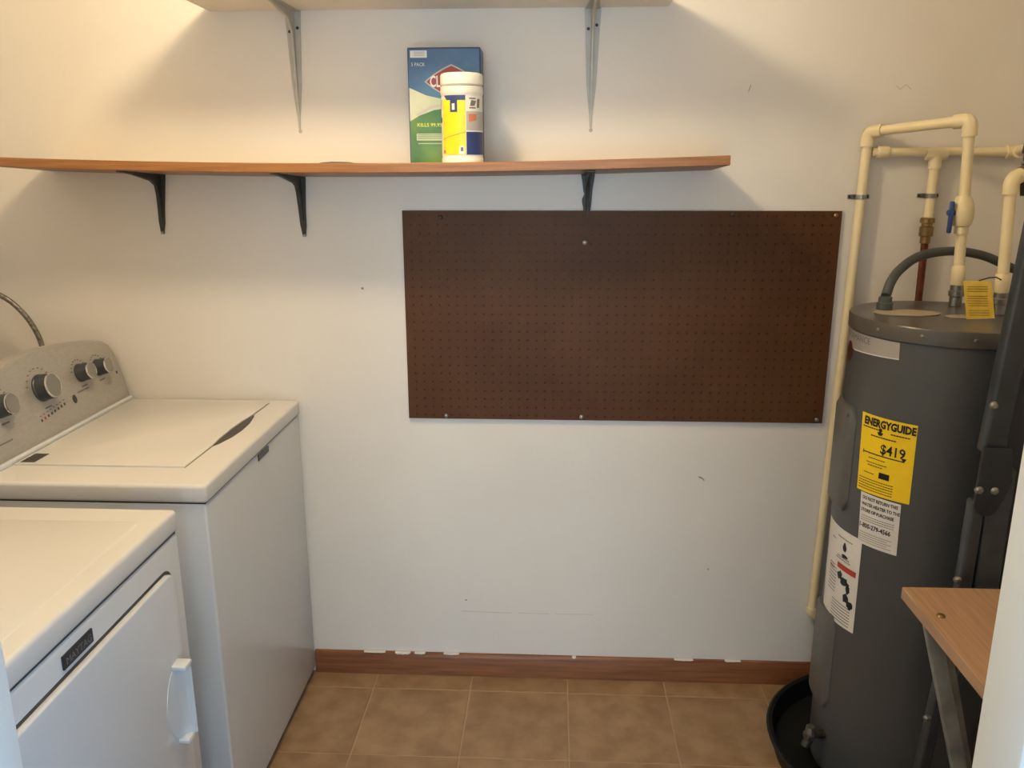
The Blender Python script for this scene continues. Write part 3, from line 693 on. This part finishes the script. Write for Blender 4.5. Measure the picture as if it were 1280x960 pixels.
vb = B0+(B1-B0)*((1.490-HZ)/(1.711-HZ)); d = (B1-B0).normalized()
MB().tube([vb-d*.052, vb-d*.034, vb-d*.032, vb-d*.020, vb, vb+d*.020, vb+d*.032, vb+d*.040], [.0168, .0168, .021, .025, .027, .025, .020, .0165], 20).build('ball_valve', 'pvc', cold)
hv = MB(); hv.prism(rrect(-.05, .028, -.008, .008, .005, 3), lambda s, t, w_: (vb.x-.030-w_, vb.y-.012+t, vb.z+s), 0, .007); hv.build('valve_handle', 'valve_blue', cold, bevel=.0015)
MB().cyl(vb+Vector((-.040, -.010, .0)), vb+Vector((-.008, -.004, 0)), .007, n=12).build('valve_stem', 'valve_blue', cold)
pc = A0+(A1-A0)*((1.522-A0.z)/(A1.z-A0.z))
def clamp(p, nm, par):
    s_ = MB().tube([p+Vector((0, 0, -.006)), p+Vector((0, 0, .006))], PR+.0016, 16).build(nm, 'steel', par)
    MB().box(p.x-.029, p.x+.029, -.0035, -.0006, p.z-.006, p.z+.006).build('clamp_foot', 'steel', s_, bevel=.001, seg=1)
    for k in (-1, 1): MB().lathe([(.0006, .007), (.003, .0065), (.0042, .004)], (p.x+k*.024, 0, p.z), 10, 'y').build('screw', 'bronze', s_)
clamp(pc, 'pipe_clamp', cold)
# feed line along the wall with tee and copper drop
H0, H1 = Vector((.851, -.022, 1.639)), Vector((1.235, -.022, 1.639)); TE = Vector((1.020, -.022, 1.634))
feed = thing('feed_pipe', tuple(TE), 'cream plastic pipe running level along the wall with a copper drop', 'pipe')
V1 = Vector((1.118, -.31, 1.648))
MB().tube([H0, *arc(H1, H0-H1, V1-H1, .018), V1+(H1-V1)*.12], PR*.95, 18).build('pipe', 'pvc', feed)
coupler(H0+Vector((.028, 0, 0)), (1, 0, 0), .03, feed, .0165); elbow(H1, H0-H1, V1-H1, feed, .034)
coupler(TE, (1, 0, 0), .056, feed, .0165, 'tee'); 
MB().tube([TE, TE+Vector((0, 0, -.038))], .0165, 18).build('tee_branch', 'pvc', feed)
MB().tube([TE+Vector((0, 0, -.02)), Vector((1.020, -.022, 1.462))], PR*.95, 18).build('drop_pipe', 'pvc', feed)
clamp(Vector((1.020, -.022, 1.525)), 'pipe_clamp', feed)
MB().lathe([(.012, .07), (.018, .068), (.019, .056), (.014, .054), (.014, .046), (.018, .044), (.018, .020), (.013, .018), (.013, 0), (.009, -.002)], (1.019, -.022, 1.398), 18).build('brass_adapter', 'brass', feed)
MB().cyl((1.019, -.022, 1.402), (1.024, -.022, .9), .0098, n=14).build('copper_pipe', 'copper', feed)
# hot line
Q0, Q1 = Vector((1.074, -.345, HZ+.002)), Vector((1.060, -.345, 1.573))
hot = thing('hot_water_pipe', tuple(Q0), 'short cream pipe with bronze valve rising from the heater at the right edge', 'pipe')
V0 = Vector((1.102, -.330, 1.590))
MB().tube([Q0+Vector((0, 0, .05)), *arc(Q1, Q0-Q1, V0-Q1, .016), V0], PR, 18).build('pipe', 'pvc', hot)
elbow(Q1, Q0-Q1, V0-Q1, hot, .034); nipple(tuple(Q0), 'steel_nipple', hot); coupler(Q0+Vector((-.001, 0, .072)), Q1-Q0, .046, hot, .0165)
coupler(Q1+(V0-Q1)*.75, V0-Q1, .02, hot, .0185, 'union_nut', 'brass')
MB().tube([(1.106, -.33, 1.535), (1.106, -.33, 1.556), (1.106, -.33, 1.560), (1.106, -.33, 1.600), (1.108, -.325, 1.604), (1.112, -.318, 1.630), (1.112, -.318, 1.634), (1.113, -.316, 1.655)], [.013, .016, .022, .022, .017, .017, .022, .020], 16).build('bronze_valve', 'bronze', hot)
MB().tube([(1.1085, -.324, 1.606), (1.1092, -.323, 1.612)], .0195, 16).build('valve_ring', 'steel', hot)
# electrical conduit
cp = [(.824, -.292, HZ+.0345), (.829, -.285, 1.300), (.842, -.27, 1.325), (.873, -.24, 1.352), (.935, -.2, 1.381), (1.04, -.14, 1.388), (1.143, -.1, 1.372), (1.22, -.1, 1.340), (1.32, -.1, 1.305), (1.417, -.1, 1.285)]
cd = thing('electrical_conduit', (.824, -.292, HZ+.0015), 'dark grey flexible conduit arching up from the heater top', 'conduit')
MB().tube(smoothpath(cp), .0118, 14).build('flexible_tube', 'conduit', cd)
MB().lathe([(.010, .0015), (.019, .0015), (.019, .018), (.016, .02), (.016, .032), (.012, .0345)], (.824, -.292, HZ), 20).build('collar', 'conduit', cd)

# hanging warning tag
tg = thing('warning_tag', (.982, -.43, HZ+.002), 'small yellow paper warning tag on the heater top', 'tag')
tf = lambda k: (lambda s, t: (.950+s*.064+(.008 if t < .5 else 0)*(1-2*t), -.432-.0012*k+t*.022, HZ+.0025+t*.086))
b = MB(); c4 = [(0, 0), (1, .03), (1, 1), (0, 1)]
b.add([tf(0)(*c) for c in c4]+[tf(.6)(*c) for c in c4], [(0, 1, 2, 3), (7, 6, 5, 4), (0, 4, 5, 1), (1, 5, 6, 2), (2, 6, 7, 3), (3, 7, 4, 0)]); b.build('card', 'tag_yellow', tg, smooth=0)
lines('print', [(.14, .86, .1+.062*i) for i in range(13) if i not in (3, 9)], .018, tf(1.1), 'brass', tg)
MB().tube([(.985, -.412, HZ+.090), (1.015, -.395, HZ+.094), (1.045, -.368, HZ+.092), (1.060, -.362, HZ+.085)], .0016, 8).build('tie', 'black', tg)

# ------------------------------------------------------------------ folded steel frame beside the heater
fr = thing('folded_frame', (.89, -.72, 0), 'dark grey folded steel frame with a bolted hinge plate before the heater', 'folding frame')
def bar(p0, p1, wx, wy, name, mt='frame_grey', bev=.006):
    p0, p1 = Vector(p0), Vector(p1); b = MB(); vs = []
    for p in (p0, p1):
        for sx, sy in ((-1, -1), (1, -1), (1, 1), (-1, 1)): vs.append((p.x-.014+sx*wx/2, p.y+sy*wy/2, p.z))
    b.add(vs, [(3, 2, 1, 0), (4, 5, 6, 7), (0, 1, 5, 4), (1, 2, 6, 5), (2, 3, 7, 6), (3, 0, 4, 7)])
    return b.build(name, mt, fr, bevel=bev, seg=3)
bar((.916, -.72, 1.035), (.946, -.72, 1.56), .046, .032, 'upper_bar')
hpz = MB(); hpz.prism([(.888, 1.035), (.886, .91), (.893, .893), (.912, .886), (.930, .892), (.944, .925), (.955, .965), (.945, 1.035)], lambda x, z, y: (x-.014, y, z+.015), -.746, -.737)
hpz.build('hinge_plate', 'frame_panel', fr, bevel=.002, seg=2)
bar((.902, -.72, .93), (.899, -.72, .70), .028, .030, 'lower_bar')
bar((.899, -.72, .72), (.850, -.72, .004), .028, .028, 'lower_leg')
bar((.944, -.72, 1.0), (.948, -.72, .004), .052, .024, 'back_leg')
MB().box(.93, 1.26, -.680, -.660, .36, 1.25).build('folded_panel', 'frame_panel', fr, bevel=.006)
bar((1.22, -.69, 1.30), (1.22, -.69, .004), .034, .026, 'back_leg')
for x, z in ((.901, 1.138), (.891, .960), (.922, .959), (.880, .752), (.858, .412)):
    yb_ = -.746 if .9 < z < 1.0 else -.736
    MB().lathe([(.0006, -yb_+.006), (.005, -yb_+.005), (.0085, -yb_+.001), (.0085, -yb_-.004)], (x-.014, 0, z), 14, 'y').build('bolt', 'steel', fr)

# ------------------------------------------------------------------ wooden-topped folding bench
bn = thing('work_bench', (.88, -1.0, 0), 'small folding work bench with a wooden top and grey steel legs', 'bench')
MB().box(.738, 1.02, -1.28, -.766, .723, .750).build('top_board', 'bench_wood', bn, bevel=.002, seg=1)
for y in (-.884, -1.20): MB().lathe([(.0085, 0), (.0085, .001), (.006, .0035), (.0006, .0045)], (.766, y, .750), 14).build('bolt', 'brass', bn)
def leg(y, x0, x1, wd, nm='leg'):
    b = MB(); b.prism([(x0, .7225), (x0+wd, .7225), (x1+wd, .003), (x1, .003)], lambda x, z, yy: (x, yy, z), y, y+.02); return b.build(nm, 'leg_grey', bn, bevel=.003)
leg(-.87, .745, .955, .030); leg(-.835, .785, .985, .018, 'brace')
leg(-1.22, .745, .955, .030); leg(-.87-.012, .985, .775, .022, 'cross_leg'); leg(-1.235, .985, .775, .022, 'cross_leg')
MB().cyl((.90, -1.21, .20), (.90, -.83, .20), .009, n=14).build('spreader', 'leg_grey', bn)
